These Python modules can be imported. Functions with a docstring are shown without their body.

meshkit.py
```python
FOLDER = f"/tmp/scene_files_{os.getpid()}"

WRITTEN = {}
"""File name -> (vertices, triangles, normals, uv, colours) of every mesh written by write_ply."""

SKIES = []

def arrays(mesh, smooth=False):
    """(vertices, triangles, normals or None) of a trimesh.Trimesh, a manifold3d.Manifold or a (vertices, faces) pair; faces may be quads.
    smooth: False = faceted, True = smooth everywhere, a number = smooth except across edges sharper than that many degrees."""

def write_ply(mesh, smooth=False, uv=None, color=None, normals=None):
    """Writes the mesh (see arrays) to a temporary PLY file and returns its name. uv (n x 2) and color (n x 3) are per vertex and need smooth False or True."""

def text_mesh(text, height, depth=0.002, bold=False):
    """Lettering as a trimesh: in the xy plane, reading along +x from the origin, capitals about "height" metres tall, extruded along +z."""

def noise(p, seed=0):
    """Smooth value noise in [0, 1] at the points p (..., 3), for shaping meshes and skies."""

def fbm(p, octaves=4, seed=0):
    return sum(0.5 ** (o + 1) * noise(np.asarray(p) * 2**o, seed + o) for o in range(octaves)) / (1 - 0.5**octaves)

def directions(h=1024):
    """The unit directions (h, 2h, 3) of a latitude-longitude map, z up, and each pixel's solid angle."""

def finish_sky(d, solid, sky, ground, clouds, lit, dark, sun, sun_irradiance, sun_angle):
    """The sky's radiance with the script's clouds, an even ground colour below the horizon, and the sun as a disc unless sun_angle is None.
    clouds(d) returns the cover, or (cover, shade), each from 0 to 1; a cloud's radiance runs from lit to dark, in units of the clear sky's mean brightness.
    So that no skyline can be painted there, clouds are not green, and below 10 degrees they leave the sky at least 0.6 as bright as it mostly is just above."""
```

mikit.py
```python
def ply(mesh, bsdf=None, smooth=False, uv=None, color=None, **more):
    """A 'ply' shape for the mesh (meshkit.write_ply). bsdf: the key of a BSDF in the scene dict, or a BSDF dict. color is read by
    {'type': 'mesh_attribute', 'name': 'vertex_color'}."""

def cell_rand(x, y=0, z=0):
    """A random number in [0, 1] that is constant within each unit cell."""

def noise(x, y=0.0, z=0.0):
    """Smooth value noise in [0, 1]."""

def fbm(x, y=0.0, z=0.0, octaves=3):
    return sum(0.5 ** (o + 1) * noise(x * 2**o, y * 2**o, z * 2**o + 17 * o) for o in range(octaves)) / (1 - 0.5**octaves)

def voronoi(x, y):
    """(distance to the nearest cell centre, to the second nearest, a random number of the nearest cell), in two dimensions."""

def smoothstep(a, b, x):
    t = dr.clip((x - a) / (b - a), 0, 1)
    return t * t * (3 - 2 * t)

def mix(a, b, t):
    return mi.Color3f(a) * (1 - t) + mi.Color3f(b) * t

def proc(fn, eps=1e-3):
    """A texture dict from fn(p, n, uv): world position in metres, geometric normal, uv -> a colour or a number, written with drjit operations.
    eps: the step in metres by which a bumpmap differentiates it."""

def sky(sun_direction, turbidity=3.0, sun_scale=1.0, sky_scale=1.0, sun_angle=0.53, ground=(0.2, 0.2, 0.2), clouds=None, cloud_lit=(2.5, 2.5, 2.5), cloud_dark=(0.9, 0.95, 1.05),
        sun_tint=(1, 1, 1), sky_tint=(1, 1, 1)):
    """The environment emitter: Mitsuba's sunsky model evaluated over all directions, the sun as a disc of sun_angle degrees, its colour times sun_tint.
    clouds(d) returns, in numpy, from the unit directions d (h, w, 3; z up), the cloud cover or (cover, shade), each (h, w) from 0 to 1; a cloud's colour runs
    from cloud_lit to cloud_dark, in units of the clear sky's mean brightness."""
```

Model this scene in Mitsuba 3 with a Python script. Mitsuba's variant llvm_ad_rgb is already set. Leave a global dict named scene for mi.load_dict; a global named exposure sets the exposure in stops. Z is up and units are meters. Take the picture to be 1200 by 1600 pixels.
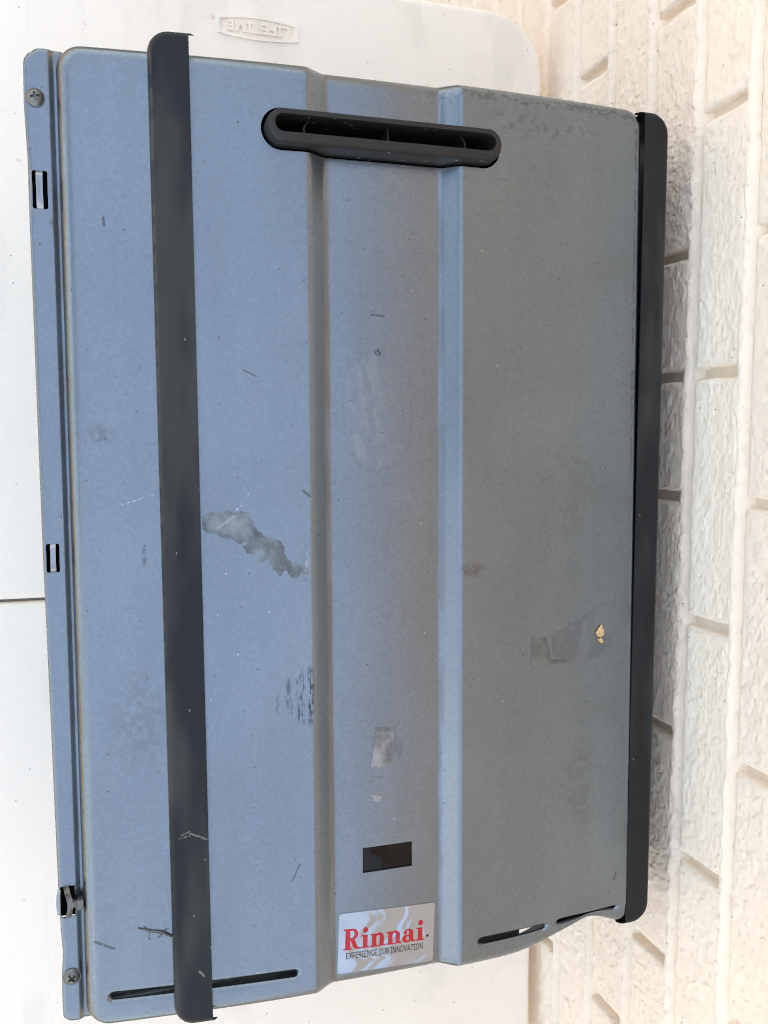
import math, numpy as np, trimesh, shapely, mitsuba as mi, drjit as dr, mikit, meshkit
from shapely import affinity
from shapely.geometry import Polygon, Point, LineString, box
from scipy.spatial import Delaunay
from scipy.ndimage import gaussian_filter1d
import manifold3d as m3
from mikit import noise, fbm, voronoi, cell_rand, smoothstep, mix, proc

T4 = mi.ScalarTransform4f
scene, labels = {}, {}
scene['type'] = 'scene'
rng = np.random.default_rng(7)

# ------------------------------------------------------------------ camera, sky, exposure
ZF = 0.975                                     # height of the heater's front face above the patio
CAM = np.array([-0.46078, -0.36296, 0.64448 + ZF])
FWD = np.array([0.293438, -0.075181, -0.953017])
UPV = np.array([0.014415, 0.997137, -0.074224])
scene['camera'] = {'type': 'perspective', 'fov_axis': 'x', 'fov': 2 * math.degrees(math.atan(600 / 1412.85)),
                   'near_clip': 0.02, 'far_clip': 3000.0,
                   'to_world': T4().look_at(origin=CAM.tolist(), target=(CAM + FWD).tolist(), up=UPV.tolist())}


def sky_clouds(d):
    """A thin bright veil over the whole sky, alike in every direction: warmer and thicker low down, bluer overhead."""
    q = d / np.maximum(d[..., 2:3] + 0.18, 0.05)
    n = meshkit.fbm(np.stack([q[..., 0] * 1.1 + 3.1, q[..., 1] * 1.1 + 8.7, 0 * q[..., 0]], -1), 5, seed=5)
    cover = np.clip((n - 0.2) / 0.5, 0, 1) * 0.9
    return cover, np.clip((d[..., 2] - 0.62) * 2.8 + (n - 0.5) * 0.8, 0, 1)


scene['sky'] = mikit.sky([0.52, 0.68, 0.60], turbidity=3.0, clouds=sky_clouds, sky_tint=(1.06, 0.98, 0.80), sun_tint=(1.0, 0.95, 0.84),
                         cloud_lit=(2.30, 2.28, 2.30), cloud_dark=(1.30, 1.50, 1.90), ground=(0.2, 0.18, 0.16))
exposure = 3.68


# ------------------------------------------------------------------ helpers
def ref(k):
    return {'type': 'ref', 'id': k}


def add(key, mesh, bsdf, smooth=False, **lab):
    base, n = key, 0
    while key in scene:
        n += 1
        key = f'{base}_{n:03d}'
    scene[key] = mikit.ply(mesh, bsdf, smooth)
    if lab:
        labels[key] = lab
    return key


def TM(v, f):
    return trimesh.Trimesh(np.asarray(v, float), np.asarray(f, int), process=False)


def cat(ms):
    return trimesh.util.concatenate(ms)


def boxm(x0, x1, y0, y1, z0, z1, bevel=0.0):
    if bevel <= 0:
        b = trimesh.creation.box(extents=(x1 - x0, y1 - y0, z1 - z0))
        b.apply_translation(((x0 + x1) / 2, (y0 + y1) / 2, (z0 + z1) / 2))
        return b
    r = bevel
    pts = []
    for a in (x0, x1):
        for b in (y0, y1):
            for c in (z0, z1):
                sx, sy, sz = (1 if a == x0 else -1), (1 if b == y0 else -1), (1 if c == z0 else -1)
                pts += [(a + sx * r, b + sy * r, c), (a + sx * r, b, c + sz * r), (a, b + sy * r, c + sz * r),
                        (a + sx * r * .3, b + sy * r * .3, c + sz * r * .3)]
    return trimesh.convex.convex_hull(np.array(pts))


def tube(path, radius, n=10, r1=None):
    path = np.asarray(path, float)
    k = len(path)
    rad = np.linspace(radius, radius if r1 is None else r1, k)
    tan = np.gradient(path, axis=0)
    tan /= np.linalg.norm(tan, axis=1, keepdims=True)
    a = np.array([0, 0, 1.0]) if abs(tan[0][2]) < .9 else np.array([1.0, 0, 0])
    v, f = [], []
    for i in range(k):
        s = np.cross(tan[i], a); s /= np.linalg.norm(s); t = np.cross(s, tan[i])
        for j in range(n):
            w = 2 * math.pi * j / n
            v.append(path[i] + rad[i] * (math.cos(w) * s + math.sin(w) * t))
    for i in range(k - 1):
        for j in range(n):
            p, q = i * n + j, i * n + (j + 1) % n
            f += [(p, q, q + n), (p, q + n, p + n)]
    v += [path[0], path[-1]]
    for j in range(n):
        f += [(k * n, (j + 1) % n, j), (k * n + 1, (k - 1) * n + j, (k - 1) * n + (j + 1) % n)]
    return TM(v, f)


def rings(poly):
    for g in getattr(poly, 'geoms', [poly]):
        yield np.asarray(g.exterior.coords)[:-1]
        for i in g.interiors:
            yield np.asarray(i.coords)[:-1]


def bent_sheet(outline, r, skirt, h, hfun=None, holes=(), clip=None, xs=None, ys=None, rim=0.002, edge_step=0.0015, rest=0.0, warp=None, extra=()):
    """A pressed sheet: flat over outline shrunk by r, rolled down along its edges with radius r and then straight down by skirt.
    holes are cut out of it; every cut edge gets a rim of that depth. Returns (sheet, rims)."""
    core = outline.buffer(-r, quad_segs=12) if r > 0 else outline
    e = r * math.pi / 2 + skirt
    dom = core.buffer(e, quad_segs=16) if e > 0 else core
    if clip is not None:
        dom = dom.intersection(clip)
    for hl in holes:
        dom = dom.difference(hl)
    x0, y0, x1, y1 = dom.bounds
    X = np.arange(x0, x1, h) if xs is None else xs
    Y = np.arange(y0, y1, h) if ys is None else ys
    gx, gy = np.meshgrid(X, Y)
    g = np.c_[gx.ravel(), gy.ravel()]
    sp = shapely.points(g)
    bd = dom.boundary
    keep = shapely.contains(dom, sp) & (shapely.distance(bd, sp) > edge_step * .6)
    loops = [np.asarray(shapely.segmentize(shapely.linearrings(np.vstack([q, q[:1]])), edge_step).coords)[:-1] for q in rings(dom)]
    more = [np.asarray(shapely.segmentize(shapely.linearrings(np.vstack([q, q[:1]])), edge_step).coords)[:-1] for x in extra for q in rings(x)]
    P = np.vstack([g[keep]] + loops + more)
    tri = Delaunay(P).simplices
    c = P[tri].mean(1)
    shapely.prepare(dom)
    tri = tri[shapely.contains(dom, shapely.points(c))]
    a, b, d = P[tri[:, 0]], P[tri[:, 1]], P[tri[:, 2]]
    area = (b[:, 0] - a[:, 0]) * (d[:, 1] - a[:, 1]) - (b[:, 1] - a[:, 1]) * (d[:, 0] - a[:, 0])
    tri = tri[np.abs(area) > 1e-12]
    area = area[np.abs(area) > 1e-12]
    tri[area < 0] = tri[area < 0][:, ::-1]

    def fold(Q):
        Q = np.asarray(Q, float)
        out, drop = Q.copy(), np.zeros(len(Q))
        if e > 0:
            pts = shapely.points(Q)
            ln = shapely.shortest_line(core, pts)
            cc = shapely.get_coordinates(ln).reshape(-1, 2, 2)
            n = cc[:, 1] - cc[:, 0]
            dist = np.linalg.norm(n, axis=1)
            far = dist > 1e-9
            n[far] /= dist[far][:, None]
            th = np.minimum(dist / max(r, 1e-9), math.pi / 2)
            out[far] = cc[far, 0] + n[far] * (r * np.sin(th[far]))[:, None]
            drop = r * (1 - np.cos(th)) + np.maximum(0, dist - r * math.pi / 2)
        z = rest - drop
        if hfun is not None:
            z = z + hfun(out[:, 0], out[:, 1])
        R = np.c_[out, z]
        return warp(R) if warp is not None else R

    V = fold(P)
    sheet = TM(V, tri)
    rm = []
    for L in loops:
        top = fold(L)
        inner = [q for q in [Polygon(L)]][0]
        # offset the lower ring a little into the material so the rim reads as rolled metal
        low = top.copy(); low[:, 2] -= rim
        k = len(L)
        i = np.arange(k); j = (i + 1) % k
        rm.append(TM(np.vstack([top, low]), np.vstack([np.c_[i, j, j + k], np.c_[i, j + k, i + k]])))
    return sheet, cat(rm)


def rrect(x0, x1, y0, y1, r):
    return box(x0 + r, y0 + r, x1 - r, y1 - r).buffer(r, quad_segs=12)


def stadium(cx, cy, hl, hh, seg=16):
    return LineString([(cx - hl + hh, cy), (cx + hl - hh, cy)]).buffer(hh, quad_segs=seg)


def drape(poly, hfun, dz, h=0.003):
    """A thin film lying on a surface."""
    s, r = bent_sheet(poly, 0, 0, h, hfun=lambda x, y: hfun(x, y) + dz, rim=dz * 1.2, edge_step=h * .5)
    return cat([s, r])


# heater frame: local (u, v, w) -> world
HC, PSI, HS = np.array([-0.2685, -0.4373, ZF + 0.0100]), 0.014, 0.9845      # position, turn and size of the heater
HROT = np.array([[math.cos(PSI), -math.sin(PSI), 0], [math.sin(PSI), math.cos(PSI), 0], [0, 0, 1]])


def hw(mesh):
    m = mesh.copy()
    m.vertices = HS * m.vertices @ HROT.T + HC
    return m


_t = np.linspace(-.3, .3, 6001)
_rec = gaussian_filter1d(np.interp(_t, [-.0530, -.0397, .0480, .0603], [0, -.010, -.010, 0]), 14)


def prof(u, v=0):
    return .012 * (1 - (u / .217) ** 2) + np.interp(u, _t, _rec)


# table frame
TZ = 0.74
TYAW = 0.008
TC = np.array([-0.3215, -0.5075, TZ])
TROT = np.array([[math.cos(TYAW), -math.sin(TYAW), 0], [math.sin(TYAW), math.cos(TYAW), 0], [0, 0, 1]])


def tw(mesh):
    m = mesh.copy()
    m.vertices = m.vertices @ TROT.T + TC
    return m


# ------------------------------------------------------------------ materials
def local(p):
    x, y = (p.x - float(HC[0])) / HS, (p.y - float(HC[1])) / HS
    c, s = math.cos(PSI), math.sin(PSI)
    return x * c + y * s, y * c - x * s


def seg(u, v, a, b, w):
    ax, ay, bx, by = a[0], a[1], b[0], b[1]
    dx, dy = bx - ax, by - ay
    t = dr.clip(((u - ax) * dx + (v - ay) * dy) / (dx * dx + dy * dy), 0, 1)
    d = dr.sqrt(dr.square(u - ax - t * dx) + dr.square(v - ay - t * dy))
    return 1 - smoothstep(w * .5, w, d)


DARK_SCR = [((-.1012, .1274), (-.0924, .1231), .0006), ((-.211, -.2729), (-.1986, -.2791), .0013), ((-.1914, .2266), (-.1908, .2191), .0011),
            ((-.0062, .1696), (.0036, .1686), .0009), ((-.0600, .0425), (-.0555, .0385), .0011), ((-.072, -.245), (-.0655, -.232), .0007),
            ((.2030, -.290), (.2050, -.285), .0011)]
PALE_SCR = [((-.185, .035), (-.163, .042), .0004), ((-.126, .017), (-.103, .033), .0006), ((-.058, -.0030), (-.0585, -.0150), .0008)]


def paint_color(p, n, uv):
    u, v = local(p)
    g = noise(u * 1300, v * 1300, p.z * 1300)
    g2 = noise(u * 520 + 9, v * 520, p.z * 520)
    big = fbm(u * 16, v * 11, 3.0)
    k = 0.86 + 0.15 * g + 0.11 * g2 + 0.16 * (big - .5) + 0.09 * (fbm(u * 70, v * 5, 6.0) - .5)
    c = mi.Color3f(.184, .216, .251) * k
    # pale smear of old glue inside a rounded outline
    e = dr.maximum(dr.abs(u + .0015) / .0255, dr.abs(v - .1000) / .042)
    rad = dr.sqrt(dr.square((u + .0015) / .0265) + dr.square(dr.maximum(v - .115, 0) / .0265) + dr.square(dr.maximum(.085 - v, 0) / .03))
    sm = (1 - smoothstep(.90, 1.0, rad)) * smoothstep(.38, .75, fbm(u * 240 + v * 60, v * 55, 1.0, octaves=4)) * (1 - smoothstep(-.3, 1.0, (u + .004) / .02))
    c = mix(c, mi.Color3f(.36, .37, .375) * (.7 + .3 * g), sm * .32)
    ring = smoothstep(.90, .96, rad) * (1 - smoothstep(.97, 1.03, rad)) * smoothstep(.45, .6, noise(u * 500, v * 350, 4.0))
    c = mix(c, mi.Color3f(.08, .08, .08), ring * .12)
    tick = (1 - smoothstep(.0030, .0045, dr.sqrt(dr.square(u + .0002) + dr.square((v - .1425) * 1.5)))) * smoothstep(.48, .60, fbm(u * 700, v * 500, 2.0))
    c = mix(c, mi.Color3f(.05, .045, .04), tick * .8)
    # black rubber scuffs: four short bars
    rub = 0
    for i, (uc, v0, v1, hw_, st) in enumerate([(-.0562, -.134, -.083, .0030, 1.0), (-.0639, -.132, -.084, .0040, .85), (-.0722, -.126, -.090, .0030, .7), (-.0805, -.124, -.102, .0022, .45)]):
        uu = u - uc - .0010 * (noise(v * 300, 5.0 + i) - .5)
        m = (1 - smoothstep(hw_ * .35, hw_, dr.abs(uu))) * smoothstep(v0, v0 + .012, v) * (1 - smoothstep(v1 - .006, v1, v))
        rub = dr.maximum(rub, m * st * smoothstep(.36, .66, fbm(u * 1500, v * 260, 7.0 + i, octaves=2)) * (.6 + .4 * noise(u * 400, v * 900, 2.0)))
    c = mix(c, mi.Color3f(.012, .012, .014), rub * .92)
    # worn upper edge and right edge
    top = smoothstep(.318, .336, v) * smoothstep(-.02, .08, u) * smoothstep(.68, .76, fbm(u * 420, v * 620, 11.0))
    band = (1 - smoothstep(.0015, .0040, dr.abs(v - .3295 - .002 * noise(u * 60, 1.0)))) * smoothstep(.0, .1, u) * smoothstep(.5, .62, fbm(u * 420, v * 500, 5.0))
    cloud = (1 - smoothstep(.4, 1, dr.sqrt(dr.square((u - .125) / .06) + dr.square((v - .314) / .014)))) * smoothstep(.56, .70, fbm(u * 300 + v * 80, v * 330, 19.0))
    side = (1 - smoothstep(.0006, .0016, dr.abs(u - .2135))) * smoothstep(-.02, .06, v) * smoothstep(.35, .6, noise(v * 260, u * 500, 3.0))
    low = (1 - smoothstep(-.338, -.328, v)) * smoothstep(-.02, .06, u + .02) * smoothstep(.60, .68, fbm(u * 260, v * 400, 23.0))
    left = (1 - smoothstep(-.3395, -.334, v)) * smoothstep(.62, .66, fbm(u * 140, v * 200, 29.0))
    c = mix(c, mi.Color3f(.025, .025, .027), dr.clip(dr.maximum(dr.maximum(top, band * .8), dr.maximum(cloud * .45, dr.maximum(side * .7, dr.maximum(low * .8, left * .8)))), 0, 1) * .52)
    # dark specks
    f1, f2, ra = voronoi(u * 42, v * 42)
    sp = (1 - smoothstep(.012, .030, f1 + (.02 * (noise(u * 900, v * 900, 2.0) - .5)))) * dr.select(ra > .62, 1.0, 0.0)
    f3, f4, rb = voronoi(u * 110 + 7, v * 110)
    sp = dr.maximum(sp, (1 - smoothstep(.02, .05, f3)) * dr.select(rb > .86, 1.0, 0.0) * .7)
    c = mix(c, mi.Color3f(.05, .05, .05), sp * .8)
    f5, f6, rc = voronoi(u * 34 + 3, v * 34 + 5)
    c = mix(c, mi.Color3f(.85, .85, .83), (1 - smoothstep(.010, .022, f5)) * dr.select(rc > .95, 1.0, 0.0) * .5)
    # grey smudges
    for (cu, cv, ru, rv, st, zz) in [(.070, -.0203, .016, .007, .55, 3.), (-.198, .083, .016, .009, .35, 4.), (-.171, -.001, .0024, .010, .6, 6.), (.17, -.20, .03, .05, .18, 9.), (-.175, -.115, .03, .05, .2, 12.), (.155, .04, .04, .06, .12, 15.)]:
        d = dr.sqrt(dr.square((u - cu) / ru) + dr.square((v - cv) / rv))
        c = mix(c, mi.Color3f(.075, .073, .066), (1 - smoothstep(.3, 1.0, d)) * st * smoothstep(.3, .62, fbm(u * 260, v * 220, zz)))
    fold = dr.maximum(dr.maximum(1 - smoothstep(.0008, .0045, dr.abs(u + .0397)), 1 - smoothstep(.0008, .004, dr.abs(u - .0480))), 1 - smoothstep(.0, .008, dr.abs(u + .2180)))
    c = mix(c, mi.Color3f(.135, .125, .11), fold * .45 * smoothstep(.35, .65, fbm(u * 200, v * 26, 31.0)))
    for a, b, w in DARK_SCR:
        c = mix(c, mi.Color3f(.05, .05, .045), seg(u, v, a, b, w) * smoothstep(.05, .40, noise(u * 500, v * 500, 3.0)) * .7)
    for a, b, w in PALE_SCR:
        c = mix(c, mi.Color3f(.85, .86, .86), seg(u, v, a, b, w) * smoothstep(.3, .6, noise(u * 700, v * 700, 3.0)) * .35)
    return c


def paint_rough(p, n, uv):
    u, v = local(p)
    return .26 + .09 * (fbm(u * 30, v * 20, 2.0) - .5) + .06 * (noise(u * 900, v * 900, p.z * 900) - .5)


scene['silver_paint'] = {'type': 'twosided', 'bsdf': {'type': 'bumpmap', 'arbitrary': proc(lambda p, n, uv: noise(p.x * 1100, p.y * 1100, p.z * 1100), eps=2e-4), 'scale': 0.00006,
                         'bsdf': {'type': 'principled', 'base_color': proc(paint_color), 'roughness': proc(paint_rough), 'metallic': 0.95, 'specular': 0.3, 'clearcoat': 0.7, 'clearcoat_gloss': 0.72}}}


def trim_color(p, n, uv):
    u, v = local(p)
    c = mix((.016, .018, .020), (.040, .042, .042), smoothstep(.42, .72, fbm(p.x * 45, p.y * 12, p.z * 45, octaves=4)))
    f1, f2, ra = voronoi(u * 90, v * 40)
    c = mix(c, mi.Color3f(.35, .35, .33), (1 - smoothstep(.02, .05, f1)) * dr.select(ra > .95, .6, 0.0))
    for a, b, w in [((-.1449, -.1991), (-.1524, -.2007), .0007), ((-.1449, -.1977), (-.1339, -.2027), .0009), ((-.1450, -.1960), (-.1510, -.1985), .0005), ((-.1405, -.300), (-.1370, -.304), .0012)]:
        c = mix(c, mi.Color3f(.30, .29, .26), seg(u, v, a, b, w) * smoothstep(.15, .55, noise(u * 900, v * 900)) * .5)
    wear = (1 - smoothstep(.0, .0016, dr.abs(u + .1588 + .0008 * noise(v * 120, 3.0)))) * smoothstep(.45, .62, noise(v * 160, 8.0))
    c = mix(c, mi.Color3f(.085, .07, .055), wear * .5)
    return c


scene['trim_paint'] = {'type': 'twosided', 'bsdf': {'type': 'bumpmap', 'arbitrary': proc(lambda p, n, uv: fbm(p.x * 20, p.y * 6, p.z * 20)), 'scale': 0.0024,
                       'bsdf': {'type': 'principled', 'base_color': proc(trim_color), 'roughness': 0.24, 'specular': 0.17}}}
scene['vent_plastic'] = {'type': 'twosided', 'bsdf': {'type': 'principled', 'base_color': proc(lambda p, n, uv: mi.Color3f(.016, .016, .016) * (.8 + .4 * fbm(p.x * 200, p.y * 200, p.z * 200))
                         + mi.Color3f(.14) * smoothstep(.90, .94, noise(p.x * 230, p.y * 230, p.z * 330))), 'roughness': 0.38, 'specular': 0.35}}
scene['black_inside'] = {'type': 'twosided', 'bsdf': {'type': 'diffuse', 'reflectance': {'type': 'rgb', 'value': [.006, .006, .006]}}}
scene['body_steel'] = {'type': 'twosided', 'bsdf': {'type': 'principled', 'base_color': proc(lambda p, n, uv: mi.Color3f(.34, .35, .36) * (.7 + .6 * fbm(p.x * 40, p.y * 40, p.z * 40))), 'roughness': .5, 'metallic': .6}}
scene['bare_steel'] = {'type': 'twosided', 'bsdf': {'type': 'principled', 'base_color': proc(lambda p, n, uv: mi.Color3f(.30, .31, .32) * (.75 + .4 * noise(p.x * 500, p.y * 120, p.z * 500))), 'roughness': .26, 'metallic': 1.0}}
scene['screw_steel'] = {'type': 'twosided', 'bsdf': {'type': 'principled', 'base_color': proc(lambda p, n, uv: mi.Color3f(.17, .175, .17) * (.6 + .7 * fbm(p.x * 400, p.y * 400, p.z * 400))), 'roughness': .34, 'metallic': .9}}
scene['rusty_steel'] = {'type': 'twosided', 'bsdf': {'type': 'principled', 'base_color': proc(lambda p, n, uv: mix((.16, .16, .155), (.09, .065, .05), smoothstep(.4, .65, fbm(p.x * 300, p.y * 300, p.z * 300)))), 'roughness': .4, 'metallic': .7}}


def label_wave(p, n, uv):
    u, v = local(p)
    return fbm(u * 55 + 1.2 * noise(v * 90, u * 30), v * 26, 2.0, octaves=3)


scene['sticker_film'] = {'type': 'twosided', 'bsdf': {'type': 'bumpmap', 'arbitrary': proc(label_wave, eps=5e-4), 'scale': 0.0015,
                         'bsdf': {'type': 'principled', 'base_color': {'type': 'rgb', 'value': [.37, .41, .46]}, 'roughness': .10, 'metallic': .75, 'specular': .5}}}
scene['red_ink'] = {'type': 'twosided', 'bsdf': {'type': 'bumpmap', 'arbitrary': proc(label_wave, eps=5e-4), 'scale': 0.0015,
                    'bsdf': {'type': 'principled', 'base_color': {'type': 'rgb', 'value': [.40, .008, .02]}, 'roughness': .14, 'specular': .5}}}
scene['black_ink'] = {'type': 'twosided', 'bsdf': {'type': 'principled', 'base_color': {'type': 'rgb', 'value': [.004, .004, .005]}, 'roughness': .3, 'specular': .1}}
scene['window_acrylic'] = {'type': 'twosided', 'bsdf': {'type': 'bumpmap', 'arbitrary': proc(lambda p, n, uv: fbm(p.x * 34, p.y * 24, 1.0, octaves=2), eps=5e-4), 'scale': 0.004,
                           'bsdf': {'type': 'principled', 'base_color': {'type': 'rgb', 'value': [.004, .0035, .003]}, 'roughness': .08, 'specular': .24}}}


def residue(col, amt, var=1.0):
    def f(p, n, uv):
        a = fbm(p.x * 260, p.y * 200, 3.0, octaves=4)
        b = noise(p.x * 1200, p.y * 1200)
        return mi.Color3f(col) * (1 - .55 * var + var * .62 * a + var * .55 * smoothstep(.35, .7, fbm(p.x * 70, p.y * 50, 8.0)) + .22 * b * amt)
    return {'type': 'twosided', 'bsdf': {'type': 'principled', 'base_color': proc(f), 'roughness': .34, 'metallic': .9, 'specular': .4}}


scene['paper_residue'] = residue((.150, .164, .168), 1.2)
scene['pale_residue'] = residue((.22, .23, .235), 1.0)
scene['tape_residue'] = residue((.170, .194, .222), .5, .35)
scene['dirty_tape_residue'] = residue((.150, .162, .172), .8, .6)
scene['dry_leaf'] = {'type': 'twosided', 'bsdf': {'type': 'principled', 'base_color': proc(lambda p, n, uv: mix((.42, .27, .12), (.70, .53, .30), fbm(p.x * 600, p.y * 600, p.z * 600))), 'roughness': .8}}
scene['dry_stem'] = {'type': 'twosided', 'bsdf': {'type': 'diffuse', 'reflectance': {'type': 'rgb', 'value': [.12, .115, .10]}}}


def table_color(p, n, uv):
    c = mi.Color3f(.84, .775, .685) * (.965 + .05 * fbm(p.x * 9, p.y * 9, 1.0) + .02 * noise(p.x * 500, p.y * 500))
    f1, f2, ra = voronoi(p.x * 34, p.y * 34)
    c = mix(c, mi.Color3f(.16, .13, .11), (1 - smoothstep(.012, .032, f1)) * dr.select(ra > .72, .75, 0.0))
    f3, f4, rb = voronoi(p.x * 14 + 3, p.y * 14)
    c = mix(c, mi.Color3f(.45, .38, .30), (1 - smoothstep(.01, .05, f3)) * dr.select(rb > .80, .5, 0.0) * smoothstep(.4, .6, noise(p.x * 400, p.y * 150)))
    st = smoothstep(.60, .76, fbm(p.x * 30 + 4, p.y * 12, 8.0, octaves=4))
    c = mix(c, mi.Color3f(.58, .54, .48), st * .2)
    sc = (1 - smoothstep(.0, .05, dr.abs(noise(p.x * 22 + 40, p.y * 9, 2.0) - .5))) * smoothstep(.6, .72, noise(p.x * 12, p.y * 12, 6.0))
    return mix(c, mi.Color3f(.5, .46, .42), sc * .07)


def table_bump(p, n, uv):
    return .5 * fbm(p.x * 170, p.y * 170, p.z * 170) + .5 * noise(p.x * 420, p.y * 420, p.z * 420)


scene['table_plastic'] = {'type': 'twosided', 'bsdf': {'type': 'bumpmap', 'arbitrary': proc(table_bump, eps=4e-4), 'scale': 0.00022,
                          'bsdf': {'type': 'principled', 'base_color': proc(table_color), 'roughness': .48, 'specular': .4}}}
scene['leg_steel'] = {'type': 'twosided', 'bsdf': {'type': 'principled', 'base_color': {'type': 'rgb', 'value': [.22, .22, .23]}, 'roughness': .4, 'specular': .5}}


def wall_color(p, n, uv):
    c = mi.Color3f(.86, .76, .645) * (.94 + .10 * fbm(p.x * 20, p.y * 7, p.z * 20))
    f1, f2, ra = voronoi(p.y * 48, p.z * 48)
    c = mix(c, mi.Color3f(.10, .08, .06), (1 - smoothstep(.015, .045, f1)) * dr.select(ra > .80, .85, 0.0))
    d = smoothstep(.66, .80, fbm(p.y * 34, p.z * 80, 5.0, octaves=4)) * .35
    return mix(c, mi.Color3f(.66, .60, .50), d * .5)


def wall_bump(p, n, uv):
    return fbm(p.y * 330, p.z * 330, p.x * 330, octaves=2) + .5 * smoothstep(.62, .8, noise(p.y * 210, p.z * 210, p.x * 210))


scene['wall_paint'] = {'type': 'twosided', 'bsdf': {'type': 'bumpmap', 'arbitrary': proc(wall_bump, eps=5e-4), 'scale': 0.0015,
                       'bsdf': {'type': 'principled', 'base_color': proc(wall_color), 'roughness': .55, 'specular': .35}}}
scene['plain_wall_paint'] = {'type': 'diffuse', 'reflectance': {'type': 'rgb', 'value': [.80, .69, .57]}}
scene['plain_wall_paint'] = {'type': 'twosided', 'bsdf': scene['plain_wall_paint']}
scene['concrete'] = {'type': 'twosided', 'bsdf': {'type': 'diffuse', 'reflectance': proc(lambda p, n, uv: mi.Color3f(.43, .39, .335) * (.75 + .5 * fbm(p.x * 7, p.y * 7, octaves=5)))}}
scene['bare_soil'] = {'type': 'twosided', 'bsdf': {'type': 'diffuse', 'reflectance': proc(lambda p, n, uv: mix((.30, .225, .17), (.40, .32, .255), fbm(p.x * 2, p.y * 2, octaves=5)))}}

# ------------------------------------------------------------------ ground
add('yard', TM([(-600, -600, -.004), (600, -600, -.004), (600, 600, -.004), (-600, 600, -.004)], [(0, 1, 2), (0, 2, 3)]), 'bare_soil', kind='structure')
add('patio', TM([(-2.3, -7, 0), (0.1, -7, 0), (0.1, 9, 0), (-2.3, 9, 0)], [(0, 1, 2), (0, 2, 3)]), 'concrete', kind='structure')

# ------------------------------------------------------------------ the painted brick wall
BL, BH, JT = 0.2032, 0.0677, 0.0100
COURSES = range(-10, 4)                          # built piece by piece; line k lies at z = ZF + k * BH
YMIN, YMAX = -1.42, 0.62


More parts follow.
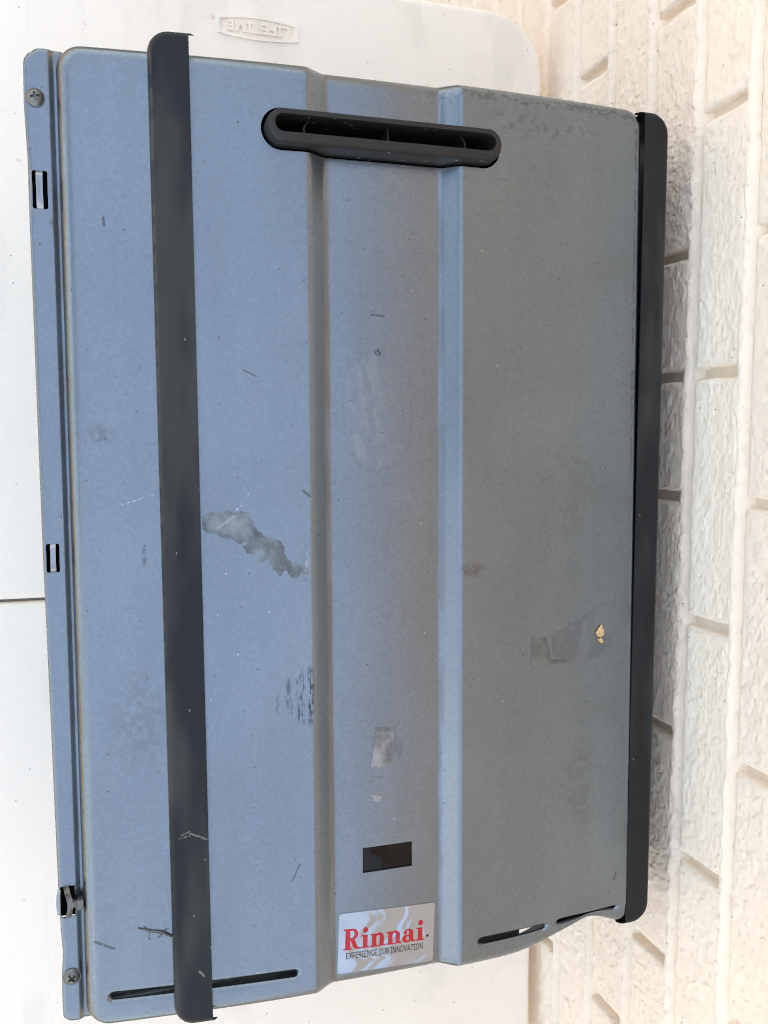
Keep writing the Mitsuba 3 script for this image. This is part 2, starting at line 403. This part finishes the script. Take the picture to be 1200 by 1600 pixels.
def joints(k):
    off = 0.0 if k % 2 else 0.5                  # odd courses break at multiples of BL
    ys = [-BL * (i + off) for i in range(-4, 9)]
    if k == -1:
        ys.append(-BL * 1.5)
    return sorted(y + 0.003 * (meshkit.noise(np.array([[i * 3.7, k * 5.1, 0.]]))[0] - .5) for i, y in enumerate(ys))


def lump(y, z, s, seed):
    return meshkit.fbm(np.c_[np.ravel(y) * s, np.ravel(z) * s, np.full(np.size(y), seed * 1.7)], 3, seed=seed % 97)


def brick_mesh(y0, y1, z0, z1, seed):
    ny, nz = max(6, int((y1 - y0) / .0022)), max(5, int((z1 - z0) / .0024))
    ty = np.r_[0, 0, .004, np.linspace(.012, .988, ny), .996, 1, 1]
    tz = np.r_[0, 0, .012, np.linspace(.04, .96, nz), .988, 1, 1]
    Y, Z = np.meshgrid(y0 + (y1 - y0) * ty, z0 + (z1 - z0) * tz)
    n1, n2 = lump(Y, Z, 150, seed).reshape(Y.shape), lump(Y, Z, 16, seed + 3).reshape(Y.shape)
    wob = .0022 * (lump(Y, Z, 55, seed + 9).reshape(Y.shape) - .5)
    d = np.minimum(np.minimum(Y - y0, y1 - Y), np.minimum(Z - z0, z1 - Z))
    r = .0034 + .0016 * n2
    t = np.clip(1 - (d + wob * (d > 0)) / r, 0, 1)
    X = r * (1 - np.sqrt(np.maximum(0, 1 - t ** 2))) - (.0030 * n2 + .0006) * (n1 - .5) - .0026 * (n2 - .5) + .0006
    Y = Y + wob * (d < .006); Z = Z + np.roll(wob, 3, 1) * (d < .006)
    edge = np.zeros_like(X, bool); edge[[0, -1], :] = True; edge[:, [0, -1]] = True
    X = np.where(edge, .012, X)
    h, w = Y.shape
    i = (np.arange(h - 1)[:, None] * w + np.arange(w - 1)[None]).ravel()
    f = np.vstack([np.c_[i, i + w, i + w + 1], np.c_[i, i + w + 1, i + 1]])
    return TM(np.c_[X.ravel(), Y.ravel(), Z.ravel()], f)


labels['brick_wall'] = {'label': 'white painted brick wall rising behind the table, beside the grey heater', 'category': 'wall'}
mort = []
bed_t = np.array([-.5, -.42, -.30, -.15, 0, .15, .30, .42, .5])
for k in list(COURSES) + [4]:
    zc = ZF + k * BH
    if zc < 0.01:
        continue
    ys = np.arange(YMIN, YMAX, .0026)
    Y, Tt = np.meshgrid(ys, bed_t)
    z = zc + Tt * (JT + .009)
    n1 = lump(Y, z, 95, k * 3 + 40).reshape(Y.shape)
    n2 = lump(Y, z, 25, k * 5 + 60).reshape(Y.shape)
    # weathered joint: near flush with the brick below, raked under the brick above
    X = np.interp(Tt, [-.5, -.28, .30, .5], [.0010, -.0004, .0086, .0104]) - .0034 * (n1 - .5) - .0022 * (n2 - .5)
    Z = z + .0012 * (n2 - .5)
    h, w = Y.shape
    i = (np.arange(h - 1)[:, None] * w + np.arange(w - 1)[None]).ravel()
    mort.append(TM(np.c_[X.ravel(), Y.ravel(), Z.ravel()], np.vstack([np.c_[i, i + w, i + w + 1], np.c_[i, i + w + 1, i + 1]])))
for k in COURSES:
    z0, z1 = ZF + k * BH + JT / 2, ZF + (k + 1) * BH - JT / 2
    if z0 < 0.01:
        continue
    J = joints(k)
    for a, b in zip(J[:-1], J[1:]):
        y0, y1 = a + JT / 2 - .0006, b - JT / 2 + .0006
        add('brick_wall__brick', brick_mesh(y0, y1, z0 - .0004, z1 + .0002, int((k + 20) * 31 + (a + 3) * 17)), 'wall_paint', True)
    for a in J:
        ty, tz = np.linspace(-.5, .5, 9), np.linspace(-.02, 1.02, 30)
        Ty, Tz = np.meshgrid(ty, tz)
        Y, Z = a + Ty * (JT + .005), z0 + Tz * (z1 - z0)
        n1 = lump(Y, Z, 80, k * 7 + 200).reshape(Y.shape)
        X = .0112 - .0064 * (2 * np.abs(Ty)) ** 2 * .6 - .0026 * (n1 - .5)
        h, w = Y.shape
        i = (np.arange(h - 1)[:, None] * w + np.arange(w - 1)[None]).ravel()
        mort.append(TM(np.c_[X.ravel(), Y.ravel(), Z.ravel()], np.vstack([np.c_[i, i + w, i + w + 1], np.c_[i, i + w + 1, i + 1]])))
add('brick_wall__mortar', cat(mort), 'wall_paint', True)
# the rest of the wall, out of the photograph: plain bricks joined, with a mortar core behind everything
field = []
for k in range(-14, 25):
    z0, z1 = ZF + k * BH + JT / 2, ZF + (k + 1) * BH - JT / 2
    if z0 < .0 or z1 > 1.812:
        continue
    off = 0.0 if k % 2 else 0.5
    for i in range(-40, 34):
        y0, y1 = -BL * (i + off) - BL + JT / 2, -BL * (i + off) - JT / 2
        if k in COURSES and y0 > YMIN - .2 and y1 < YMAX + .2 and -BL * (8 + off) - .01 < y0 and y1 < -BL * (-4 + off) + .01:
            continue
        field.append(boxm(.0008, .04, y0, y1, z0, z1))
labels['brick_wall__brick_field'] = {'kind': 'stuff'}
scene['brick_wall__brick_field'] = mikit.ply(cat(field), 'plain_wall_paint')
add('brick_wall__backing', boxm(.0095, .22, -7, 8.4, -.05, 1.814), 'plain_wall_paint')
add('brick_wall__coping', boxm(-.012, .232, -7.02, 8.42, 1.816, 1.866, .008), 'plain_wall_paint')

# ------------------------------------------------------------------ folding table
labels['folding_table'] = {'label': 'white blow-moulded folding table with centre seam, under the grey heater', 'category': 'table'}
HX, HY = .3040, .5830                             # half width; length of one half
full = rrect(-HX, HX, -HY, HY, .058)
for name, y0, y1 in (('a', .0016, 1), ('b', -1, -.0016)):
    half = full.intersection(box(-1, y0, 1, y1))
    half = half.buffer(-.0025).buffer(.0025, quad_segs=8)
    s, rm = bent_sheet(half, .0025 if False else .006, .028, .012, edge_step=.0025, rim=.002, xs=np.r_[np.arange(-.345, -.28, .0022), np.arange(-.28, .28, .012), np.arange(.28, .345, .0022)],
                       ys=np.r_[np.arange(y0 - .05, y0 + .03, .0022), np.arange(y0 + .03, .54, .012), np.arange(.54, .64, .0022)] if name == 'a' else
                       -np.r_[np.arange(-y1 - .05, -y1 + .03, .0022), np.arange(-y1 + .03, .54, .012), np.arange(.54, .64, .0022)][::-1])
    add('folding_table__top_half', tw(s), 'table_plastic', 40)
# hinge bar seen in the seam, frame and legs below
add('folding_table__hinge', tw(tube([(-.27, 0, -.018), (.27, 0, -.018)], .006)), 'leg_steel', 30)
for sy in (1, -1):
    add('folding_table__rail', tw(boxm(-.26, -.235, sy * .03 if sy > 0 else -.52, .52 if sy > 0 else -.03, -.052, -.030)), 'leg_steel')
    add('folding_table__rail', tw(boxm(.235, .26, sy * .03 if sy > 0 else -.52, .52 if sy > 0 else -.03, -.052, -.030)), 'leg_steel')
    for sx in (1, -1):
        add('folding_table__leg', tw(tube([(sx * .22, sy * .42, -.04), (sx * .22, sy * .46, -.4), (sx * .22, sy * .47, -TZ + .004)], .0125, 12)), 'leg_steel', 30)
    add('folding_table__crossbar', tw(tube([(-.22, sy * .465, -.52), (.22, sy * .465, -.52)], .010, 12)), 'leg_steel', 30)
# embossed maker's mark, reads from the far side of the table
lc = np.array([.0080, .5322])                    # centre of the mark in table coordinates
fr = Polygon([(-.0384, .0075)] + [(x, .0075 + .0036 * (1 - (x / .037) ** 2)) for x in np.linspace(-.037, .037, 15)] + [(.0372, .0075)]
             + [(.0384, -.0075)] + [(x, -.0075 - .0030 * (1 - (x / .038) ** 2)) for x in np.linspace(.038, -.038, 15)])
ring = fr.difference(fr.buffer(-.0024))
parts_ = []
rg = trimesh.creation.extrude_polygon(ring, .0024, engine='earcut')
parts_.append(rg)
tx = meshkit.text_mesh('LIFETIME', .0086, .0028, bold=True)
b = tx.bounds
tx.apply_translation([-(b[0][0] + b[1][0]) / 2, -(b[0][1] + b[1][1]) / 2, 0])
tx.vertices[:, 0] *= .0585 / (b[1][0] - b[0][0])
bend = (tx.vertices[:, 0] / .03) ** 2
tx.vertices[:, 1] *= 1.08 - .16 * bend
tx.vertices[:, :2] *= -1
parts_.append(tx)
mk = cat(parts_)
mk.apply_translation([lc[0], lc[1], -.0003])
labels['folding_table__embossed_mark'] = {'label': 'raised maker\'s mark in a bowed frame'}
add('folding_table__embossed_mark', tw(mk), 'table_plastic', 20)

# ------------------------------------------------------------------ water heater
labels['water_heater'] = {'label': 'silver grey tankless water heater lying face up on the white table', 'category': 'water heater'}
A, B = .2185, .3385


def dent(R):
    u, v, w = R[:, 0], R[:, 1], R[:, 2]
    amp = .0170 * np.exp(-((u - .176) / .038) ** 2)
    t = np.clip((-.3135 - v) / .022, 0, 1)
    out = R.copy()
    out[:, 1] = v + amp * t ** 1.2
    out[:, 2] = w - .006 * np.exp(-((u - .190) / .022) ** 2) * t * (1 - t) * 2.5 + .002 * np.sin((u - .14) * 90) * np.exp(-((u - .176) / .04) ** 2) * t
    # shallow dings along the sheet so reflections are not ruler straight
    out[:, 2] += .0006 * (meshkit.fbm(np.c_[u * 12, v * 9, 0 * u], 2, seed=4) - .5)
    return out


slots = [stadium(0, 0, .0465, .0027), stadium(0, 0, .0306, .0027), stadium(0, 0, .0300, .0027), stadium(0, 0, .0292, .0027)]
slots = [affinity.translate(affinity.rotate(s, a, origin=(0, 0)), x, y) for s, x, y, a in zip(slots, (-.1555, -.0990, .1072, .1774), (-.3160, -.3168, -.3185, -.3170), (-.8, -.8, .3, .6))]
WIN = box(-.0155, -.2515, .0241, -.2318)
SL = shapely.union_all(slots)
shapely.prepare(SL)


def cover_w(u, v):
    # the punched slots have slightly rolled lips
    return prof(u) - .0018 * np.exp(-(shapely.distance(SL, shapely.points(np.c_[u, v])) / .0012) ** 2)


VH = stadium(.0028, .2922, .0892, .0142, 24)
gx = np.r_[np.arange(-.29, -.196, .0016), np.arange(-.196, -.062, .004), np.arange(-.062, -.030, .0011), np.arange(-.030, .040, .004), np.arange(.040, .068, .0011), np.arange(.068, .196, .004), np.arange(.196, .29, .0016)]
gy = np.r_[np.arange(-.41, -.300, .0018), np.arange(-.300, .318, .0045), np.arange(.318, .41, .0016)]
sh, rm = bent_sheet(rrect(-A, A + .0036, -B, B, .0165), .0095, .016, .004, hfun=cover_w, holes=slots + [WIN, VH], extra=[SL.buffer(q) for q in (.0007, .0015, .0024)], xs=gx, ys=gy, rim=.0016, edge_step=.0012, warp=dent)
add('water_heater__front_cover', hw(sh), 'silver_paint', 28)
labels['water_heater__front_cover'] = {'label': 'pressed silver cover with a recessed centre band'}
add('water_heater__cover_edge', hw(rm), 'silver_paint', 30)
# body behind the cover
add('water_heater__body', hw(cat([boxm(-.2080, .2140, -.3230, .3280, -.2480, -.0105, .004), boxm(-.2078, .1230, -.3335, -.3232, -.2300, -.0112, .002)])), 'body_steel')

# left mounting flange with two plain bridge clips, a bent one, and its screws
fe = [(-.2388 + .0035 * (1 - t), 0) for t in ()]
tv = np.linspace(.3375, -.3365, 90)
lx = np.interp(tv, [-.3365, -.318, -.296, -.286, -.27, -.24, 0, .24, .262, .30, .3375], [-.2348, -.2352, -.2348, -.2334, -.2346, -.2352, -.2376, -.2386, -.2384, -.2396, -.2390])
fp = Polygon(np.r_[np.c_[lx, tv], [[-.214, -.3365], [-.214, .3375]]]).buffer(0)
fp = fp.intersection(rrect(-.2400, -.16, -.3365, .3375, .0145))
fholes = [rrect(-.2358, -.2262, .2330, .2578, .0012), rrect(-.2352, -.2266, -.0112, .0085, .0012), rrect(-.2338, -.2240, -.2578, -.2352, .0012)]
sh, rm = bent_sheet(fp.buffer(-.0002), .0016, .010, .0025, xs=np.r_[np.arange(-.265, -.226, .0022), np.arange(-.226, -.205, .0006)], ys=np.arange(-.36, .36, .0035), hfun=lambda u, v: -.0115 - .0022 * (1 - np.cos(np.clip((u + .2238) / .0038, 0, 1) * math.pi)) / 2 + .0005 * (meshkit.fbm(np.c_[u * 40, v * 14, 0 * u], 2, seed=8) - .5) + .0006 * np.exp(-((u + .2259) / .0016) ** 2 - ((v - .2248) / .0016) ** 2) * 2,
                    holes=fholes, rim=.0012, edge_step=.0009)
add('water_heater__flange', hw(cat([sh, rm])), 'silver_paint', 35)
for v0, v1, ul in ((.2310, .2600, -.2368), (-.0130, .0105, -.2362), (-.2600, -.2330, -.2345)):
    add('water_heater__clip_pocket', hw(boxm(ul, -.2200, v0, v1, -.034, -.0185)), 'black_inside')


def bridge(uc, v0, v1, wd, rise, skew=0.0):
    t = np.linspace(0, 1, 22)
    hgt = -.0125 + rise * np.minimum(1, np.minimum(t, 1 - t) / .16) ** .7
    v = v0 + (v1 - v0) * t
    up, lo = [], []
    V, F = [], []
    th = .0009
    for i in range(len(t)):
        s = skew * math.sin(math.pi * t[i])
        for du, dz in ((-wd / 2, 0), (wd / 2, 0), (wd / 2, -th), (-wd / 2, -th)):
            V.append((uc + du + s, v[i], hgt[i] + dz))
    for i in range(len(t) - 1):
        for j in range(4):
            a, b2 = i * 4 + j, i * 4 + (j + 1) % 4
            F += [(a, a + 4, b2 + 4), (a, b2 + 4, b2)]
    return TM(V, F)


add('water_heater__clip', hw(bridge(-.2312, .2325, .2583, .0042, .0035)), 'bare_steel', 30)
add('water_heater__clip', hw(bridge(-.2307, -.0117, .0090, .0036, .0032)), 'bare_steel', 30)
k3 = add('water_heater__clip', hw(bridge(-.2300, -.2590, -.2345, .0038, .0075, .0030)), 'rusty_steel', 30)
labels[k3] = {'label': 'bent dull clip holding a bolt'}
bolt = cat([tube([(-.2278, -.2462, -.0075), (-.2192, -.2466, -.0070)], .0022, 10), boxm(-.2225, -.2180, -.2502, -.2428, -.0105, -.0035, .0008), boxm(-.2262, -.2240, -.2484, -.2440, -.0105, -.0045, .0006)])
add('water_heater__clip_bolt', hw(bolt), 'rusty_steel', 30)
add('water_heater__bent_tab', hw(bridge(-.2345, -.2560, -.2375, .0022, .0030, -.0010)), 'bare_steel', 30)


def screw(u, v, w, ang):
    r, hh = .0060, .0036
    R = (r * r + hh * hh) / (2 * hh)
    dome = m3.Manifold.sphere(R, 64).translate((0, 0, hh - R)).trim_by_plane((0, 0, 1), 0.0)
    dome = dome ^ m3.Manifold.cylinder(.02, r, r, 48)
    cross = m3.Manifold.cube((.0058, .0014, .0056), True) + m3.Manifold.cube((.0014, .0058, .0056), True)
    cross = cross.rotate((0, 0, ang)).translate((0, 0, hh - .0002))
    d = dome - cross
    m = d.to_mesh()
    q = TM(m.vert_properties[:, :3], m.tri_verts)
    wash = trimesh.creation.cylinder(.0061, .0005, sections=40)
    wash.apply_translation((0, 0, .0003))
    q = cat([q, wash]); q.apply_translation((u, v, w))
    return q


for (u, v, a) in ((-.2320, .3046, 12), (-.2279, -.3021, 35)):
    add('water_heater__screw', hw(screw(u, v, -.0112, a)), 'screw_steel', 30)


# dark trim strips: rolled outer edge, curled ends with a small pointed tip
def trim(u0, u1, v0, v1, outer, rest, skirt, hf, rc=.016, r=.0028, rend=.0):
    """outer = -1: the rolled edge is at u0; +1: at u1."""
    if outer < 0:
        out = rrect(u0, u1 + .08, v0, v1, rc)
        c0 = box(u0 - .2, v0 - .2, u1, v1 + .2)
        tips = [Polygon([(u1 - .001, v1 - .0015), (u1 + .0045, v1 + .0045), (u1 + .0035, v1 + .0080), (u1 - .001, v1 + .0085)]),
                Polygon([(u1 - .001, v0 + .0015), (u1 + .0045, v0 - .0045), (u1 + .0035, v0 - .0080), (u1 - .001, v0 - .0085)])]
    else:
        out = rrect(u0 - .08, u1, v0, v1, rc)
        c0 = box(u0, v0 - .2, u1 + .2, v1 + .2)
        tips = [Polygon([(u0 + .001, v1 - .0015), (u0 - .0050, v1 + .0045), (u0 - .0040, v1 + .0080), (u0 + .001, v1 + .0085)]),
                Polygon([(u0 + .001, v0 + .0015), (u0 - .0050, v0 - .0045), (u0 - .0040, v0 - .0080), (u0 + .001, v0 - .0085)])]
    clip = shapely.union_all([c0] + tips)
    s, rm_ = bent_sheet(out, r, skirt, .004, hfun=hf, clip=clip, rest=rest, edge_step=.0011, rim=.0009,
                        ys=np.r_[np.arange(v0 - .08, v0 + .022, .0014), np.arange(v0 + .022, v1 - .022, .006), np.arange(v1 - .022, v1 + .08, .0014)],
                        xs=np.arange(u0 - .06, u1 + .06, .0014))
    return cat([s, rm_])


tl = trim(-.1595, -.1330, -.3400, .3480, -1, .0070, .0012, prof, rc=.014, r=.0046)
tl.vertices[:, 0] += .0012 * (-tl.vertices[:, 1]) / .34
kt = add('water_heater__trim_strip', hw(tl), 'trim_paint', 35)
labels[kt] = {'label': 'dark grey trim strip lying across the left third of the cover'}
tr = trim(.2203, .2428, -.3330, .3370, 1, .0, .085, lambda u, v: -.0005 + 0 * u, rc=.0165, r=.0035)
tr.vertices[:, 0] += .0030 * tr.vertices[:, 1] / .33 - .0012
kt = add('water_heater__trim_strip', hw(tr), 'trim_paint', 35)
labels[kt] = {'label': 'dark grey trim strip down the right edge'}


# exhaust outlet: a long ring standing through the cover
def ring_loft(sections, n=160):
    """sections: (cx, cy, half length, half height, w); lofts stadium outlines."""
    V, F = [], []
    for (cx, cy, hl, hh, w) in sections:
        ln = LineString([(cx - hl + hh, cy), (cx + hl - hh, cy)]).buffer(hh, quad_segs=24).exterior
        # same parametrisation for every ring
        c = np.array([np.asarray(ln.interpolate((i + .0) / n, normalized=True).coords)[0] for i in range(n)])
        V.append(np.c_[c, np.full(n, w)])
    m = len(sections)
    i = np.arange(n); j = (i + 1) % n
    for s in range(m - 1):
        F += [np.c_[s * n + i, (s + 1) * n + j, s * n + j], np.c_[s * n + i, (s + 1) * n + i, (s + 1) * n + j]]
    return TM(np.vstack(V), np.vstack(F)[:, ::-1])


VC = (.0026, .2918)
WR = .0225
secs = [(.0030, .2920, .0876, .0124, -.007), (.0029, .2919, .0874, .0122, .004)]
for a in np.linspace(0, math.pi / 2, 8):
    k_ = 1 - math.cos(a)
    secs.append((VC[0], VC[1] + .0018 * k_, .0868 - .0036 * k_, .0114 - .0030 * k_, WR - .0060 + .0060 * math.sin(a)))
for a in np.linspace(math.pi / 2, 0, 5):
    k_ = math.cos(a)
    secs.append((VC[0], VC[1] + .0014, .0818 - .0008 * k_, .0066 - .0008 * k_, WR - .0010 + .0010 * math.sin(a)))
secs.append((VC[0], VC[1] + .0014, .0790, .0056, -.0065))
add('water_heater__exhaust_outlet', hw(ring_loft(secs)), 'vent_plastic', 40)
labels['water_heater__exhaust_outlet'] = {'label': 'long dark grey exhaust outlet ring'}
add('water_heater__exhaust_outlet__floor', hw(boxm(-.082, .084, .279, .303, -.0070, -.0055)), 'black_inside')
for uc, bow in ((-.0530, -.0035), (.0045, 0), (.0602, .0035)):
    t = np.linspace(-1, 1, 9)
    pts = np.c_[uc + bow * (1 - t ** 2), VC[1] + .0014 + t * .0058, np.full(9, .008)]
    V = []
    for p_ in pts:
        for du, w in ((-.0006, .011), (.0006, .011), (.0006, -.005), (-.0006, -.005)):
            V.append((p_[0] + du, p_[1], w))
    F = []
    for i in range(8):
        for j in range(4):
            a, b2 = i * 4 + j, i * 4 + (j + 1) % 4
            F += [(a, b2, b2 + 4), (a, b2 + 4, a + 4)]
    add('water_heater__exhaust_outlet__divider', hw(TM(V, F)), 'vent_plastic')
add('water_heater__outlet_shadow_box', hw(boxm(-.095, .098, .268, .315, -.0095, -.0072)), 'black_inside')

# viewing window
wd = box(-.017, -.253, .0256, -.2303)
s, _ = bent_sheet(wd, 0, 0, .003, hfun=lambda u, v: prof(u) - .0016, rim=.0005)
add('water_heater__window_pane', hw(s), 'window_acrylic', True)
labels['water_heater__window_pane'] = {'label': 'small dark rectangular window'}

# sticker with printed lettering
LANG = -2.3


def on_label(poly):
    return affinity.translate(affinity.rotate(poly, LANG, origin=(0, 0)), -.0345, -.2808)


lab_poly = on_label(rrect(0, .0775, -.0474, 0, .0022))
s = drape(lab_poly, prof, .0005, .002)
add('water_heater__sticker', hw(s), 'sticker_film', True)
labels['water_heater__sticker'] = {'label': 'glossy silver sticker with red name and black motto'}


def ell(cx, cy, rx, ry):
    return affinity.scale(Point(cx, cy).buffer(1, quad_segs=16), rx, ry)


def glyph_R():
    g = [box(.10, 0, .38, 1), box(0, .93, .45, 1), box(0, 0, .48, .07), box(.30, .90, .52, 1.0), box(.30, .46, .52, .55)]
    bowl = ell(.50, .73, .33, .27).intersection(box(.40, .3, 1, 1.1)).difference(ell(.46, .73, .155, .185))
    leg = Polygon([(.36, .52), (.62, .50), (.80, .16), (.88, .08), (1.0, .07), (1.0, 0), (.70, 0), (.58, .10)])
    return shapely.union_all(g + [bowl, leg]), 1.02


def glyph_i():
    return shapely.union_all([box(.10, 0, .37, .63), box(0, .57, .2, .63), box(0, 0, .47, .065), ell(.235, .86, .145, .135)]), .52


def glyph_n():
    arch = ell(.53, .40, .275, .25).intersection(box(.3, .38, 1, 1)).difference(ell(.46, .38, .115, .17))
    return shapely.union_all([box(.10, 0, .36, .63), box(0, .57, .2, .63), box(0, 0, .45, .065), arch, box(.555, 0, .805, .41), box(.48, 0, .90, .065)]), .95


def glyph_a():
    bowl = ell(.27, .175, .27, .195).difference(ell(.33, .18, .105, .105))
    top = ell(.36, .44, .295, .205).intersection(box(0, .44, 1, 1)).difference(ell(.31, .43, .095, .135))
    return shapely.union_all([bowl, top, ell(.165, .475, .105, .095), box(.40, .05, .655, .46), box(.3, .30, .5, .37), Polygon([(.60, 0), (.80, 0), (.80, .065), (.66, .10), (.50, .10), (.52, .03)])]), .84


def pen(glyphs, height, x, y, width):
    out, cx = [], 0
    for g, adv in glyphs:
        out.append(affinity.translate(g, cx, 0)); cx += adv
    k = width / cx
    return [affinity.translate(affinity.scale(g, k, height, origin=(0, 0)), x, y) for g in out]


def extr(poly, dz, top):
    ms = []
    for g in getattr(poly, 'geoms', [poly]):
        q = trimesh.creation.extrude_polygon(g, .0001, engine='earcut')
        q.vertices[:, 2] += prof(q.vertices[:, 0]) + top
        ms.append(q)
    return cat(ms)


red = pen([glyph_R(), glyph_i(), glyph_n(), glyph_n(), glyph_a(), glyph_i()], .0166, .0040, -.0292, .0660)
red = [g.simplify(.004 * .0166) for g in red]
red = [affinity.translate(affinity.skew(g, 0, 0), 0, 0) for g in red]
red_mesh = cat([extr(on_label(g), .0001, .0006) for g in red])
add('water_heater__sticker__name_lettering', hw(red_mesh), 'red_ink')
mot = meshkit.text_mesh('EXPERIENCE OUR INNOVATION', .0049, .0001)
b = mot.bounds
mot.vertices[:, 0] = (mot.vertices[:, 0] - b[0][0]) * (.0620 / (b[1][0] - b[0][0])) + .0064
mot.vertices[:, 1] += -.0364
ca, sa = math.cos(math.radians(LANG)), math.sin(math.radians(LANG))
x, y = mot.vertices[:, 0].copy(), mot.vertices[:, 1].copy()
mot.vertices[:, 0], mot.vertices[:, 1] = x * ca - y * sa - .0345, x * sa + y * ca - .2808
mot.vertices[:, 2] += prof(mot.vertices[:, 0]) + .0006
add('water_heater__sticker__motto_lettering', hw(mot), 'black_ink')
add('water_heater__sticker__dot', hw(extr(on_label(Point(.0722, -.0262).buffer(.0010)), 0, .0006)), 'black_ink')

# old paper and tape left on the cover
RES_A = [(-.1312, .0255), (-.125, .0285), (-.1007, .0288), (-.095, .0182), (-.0875, .0107), (-.0762, .0067), (-.0736, -.0035), (-.0672, -.0093), (-.057, -.0125), (-.058, -.0176), (-.0683, -.0199), (-.0733, -.0146),
         (-.0783, -.0176), (-.0833, -.0105), (-.091, -.0084), (-.0936, -.0028), (-.1012, -.0016), (-.1069, .0077), (-.1166, .0107), (-.1253, .0146), (-.1306, .0147)]


def ragged(pts, amp, step, seed):
    p = Polygon(pts).buffer(0)
    c = np.asarray(shapely.segmentize(p.exterior, step).coords)[:-1]
    c = c + amp * (np.c_[meshkit.fbm(np.c_[c * 400, 0 * c[:, 0]], 3, seed), meshkit.fbm(np.c_[c * 400, 0 * c[:, 0] + 9], 3, seed + 1)] - .5)
    return Polygon(c).buffer(0)


def residue_part(pts, mat, seed, label=None, holes=0, amp=.004):
    p = ragged(pts, amp, .0012, seed)
    r_ = np.random.default_rng(seed)
    x0, y0, x1, y1 = p.bounds
    for _ in range(holes):
        c = (r_.uniform(x0, x1), r_.uniform(y0, y1))
        hole = ragged(list(np.asarray(affinity.rotate(affinity.scale(Point(c).buffer(r_.uniform(.0012, .0042)), 1, r_.uniform(.3, .8)), r_.uniform(0, 180)).exterior.coords)[:-1]), .003, .0009, seed + 5)
        p = p.difference(hole)
    ms = [drape(g, prof, .00035, .0022) for g in getattr(p, 'geoms', [p]) if g.area > 2e-6]
    k = add('water_heater__glue_residue', hw(cat(ms)), mat, 30)
    if label:
        labels[k] = {'label': label}


residue_part(RES_A, 'paper_residue', 11, 'torn grey paper stuck beside the left trim strip', holes=7)
residue_part([(-.1209, .0162), (-.1065, .0265), (-.1055, .0285), (-.1225, .0178)], 'pale_residue', 12, amp=.002)
residue_part([(-.0572, -.004), (-.0560, -.004), (-.0578, -.016), (-.0600, -.0195), (-.0605, -.0180)], 'pale_residue', 13, amp=.0015)
residue_part([(-.0046, -.1389), (.0184, -.1407), (.0178, -.1432), (-.0044, -.1420)], 'paper_residue', 14, amp=.002, holes=2)
residue_part([(-.0050, -.1412), (.0096, -.1420), (.0080, -.1666), (.0018, -.1709), (-.0083, -.1688), (-.0067, -.1525)], 'pale_residue', 15, 'pale scrap of tape glue on the centre band', holes=2, amp=.003)
residue_part([(-.0104, -.177), (.0018, -.1769), (.0007, -.1848), (-.0085, -.1858)], 'tape_residue', 16, holes=3, amp=.004)
residue_part([(-.0095, -.1896), (-.0004, -.1928), (-.0014, -.1977), (-.0065, -.196)], 'pale_residue', 17, amp=.003, holes=1)
residue_part([(.0110, -.147), (.0150, -.1480), (.0170, -.1580), (.0130, -.1640), (.0095, -.1640)], 'tape_residue', 20, holes=3, amp=.004)
residue_part([(.1402, -.0765), (.1624, -.068), (.1904, -.0535), (.1966, -.0873), (.1837, -.0993), (.1568, -.1003), (.1500, -.0975), (.1420, -.0940)], 'tape_residue', 18, 'faint square of old tape glue on the right third', amp=.002)
residue_part([(.1215, -.0781), (.1347, -.0776), (.1402, -.0962), (.1568, -.0977), (.1556, -.0997), (.1217, -.1011)], 'dirty_tape_residue', 19, amp=.002, holes=2)

# ------------------------------------------------------------------ small litter lying on the heater
def flake(pts, w, th, seed):
    p = ragged(pts, .0022, .0007, seed)
    q = m3.CrossSection([np.asarray(shapely.geometry.polygon.orient(p).exterior.coords)[:-1]])
    m = m3.Manifold.extrude(q, th).refine_to_length(.0009).to_mesh()
    v = np.array(m.vert_properties[:, :3])
    v[:, 2] += w + prof(v[:, 0]) + .0016 * meshkit.fbm(v * [500, 500, 0] + seed, 2) * (1 + 0 * v[:, 2])
    return TM(v, m.tri_verts)


chip = cat([flake([(.1822, -.0812), (.1808, -.0785), (.1838, -.0742), (.1862, -.0722), (.1872, -.0755), (.1890, -.0768), (.1882, -.0800), (.1860, -.0822)], .0002, .0009, 3),
            flake([(.1820, -.0828), (.1850, -.0826), (.1872, -.0842), (.1876, -.0866), (.1848, -.0868)], .0002, .0009, 5)])
add('leaf_flake', hw(chip), 'dry_leaf', 30, label='tiny tan dry leaf flake stuck on the right third of the grey cover', category='leaf')
pts = np.array([(-.1821, -.2659), (-.1775, -.2672), (-.1735, -.2690), (-.1690, -.2700), (-.1646, -.2712), (-.1600, -.2740), (-.1572, -.2752)])


def stalk(P2, r0, r1, lift):
    P2 = np.asarray(P2, float)
    t = np.linspace(0, 1, len(P2))
    return tube(np.c_[P2, prof(P2[:, 0]) + .0006 + lift * np.sin(t * math.pi)], r0, 6, r1)


tw_ = cat([stalk(pts, .00035, .0008, .0012), stalk([(-.1735, -.2690), (-.1745, -.2715), (-.1748, -.2740), (-.1738, -.2756)], .0003, .0002, .0006),
           stalk([(-.1646, -.2712), (-.1665, -.2735), (-.1685, -.2748)], .0003, .0002, .001), stalk([(-.1756, -.2677), (-.1780, -.2650)], .0003, .0002, .0005),
           stalk([(-.1646, -.2712), (-.1625, -.2692), (-.1610, -.2688)], .0003, .0002, .001)])
add('dry_twig', hw(tw_), 'dry_stem', 30, label='thin dry grey twig beside the lower end of the left trim strip', category='twig')
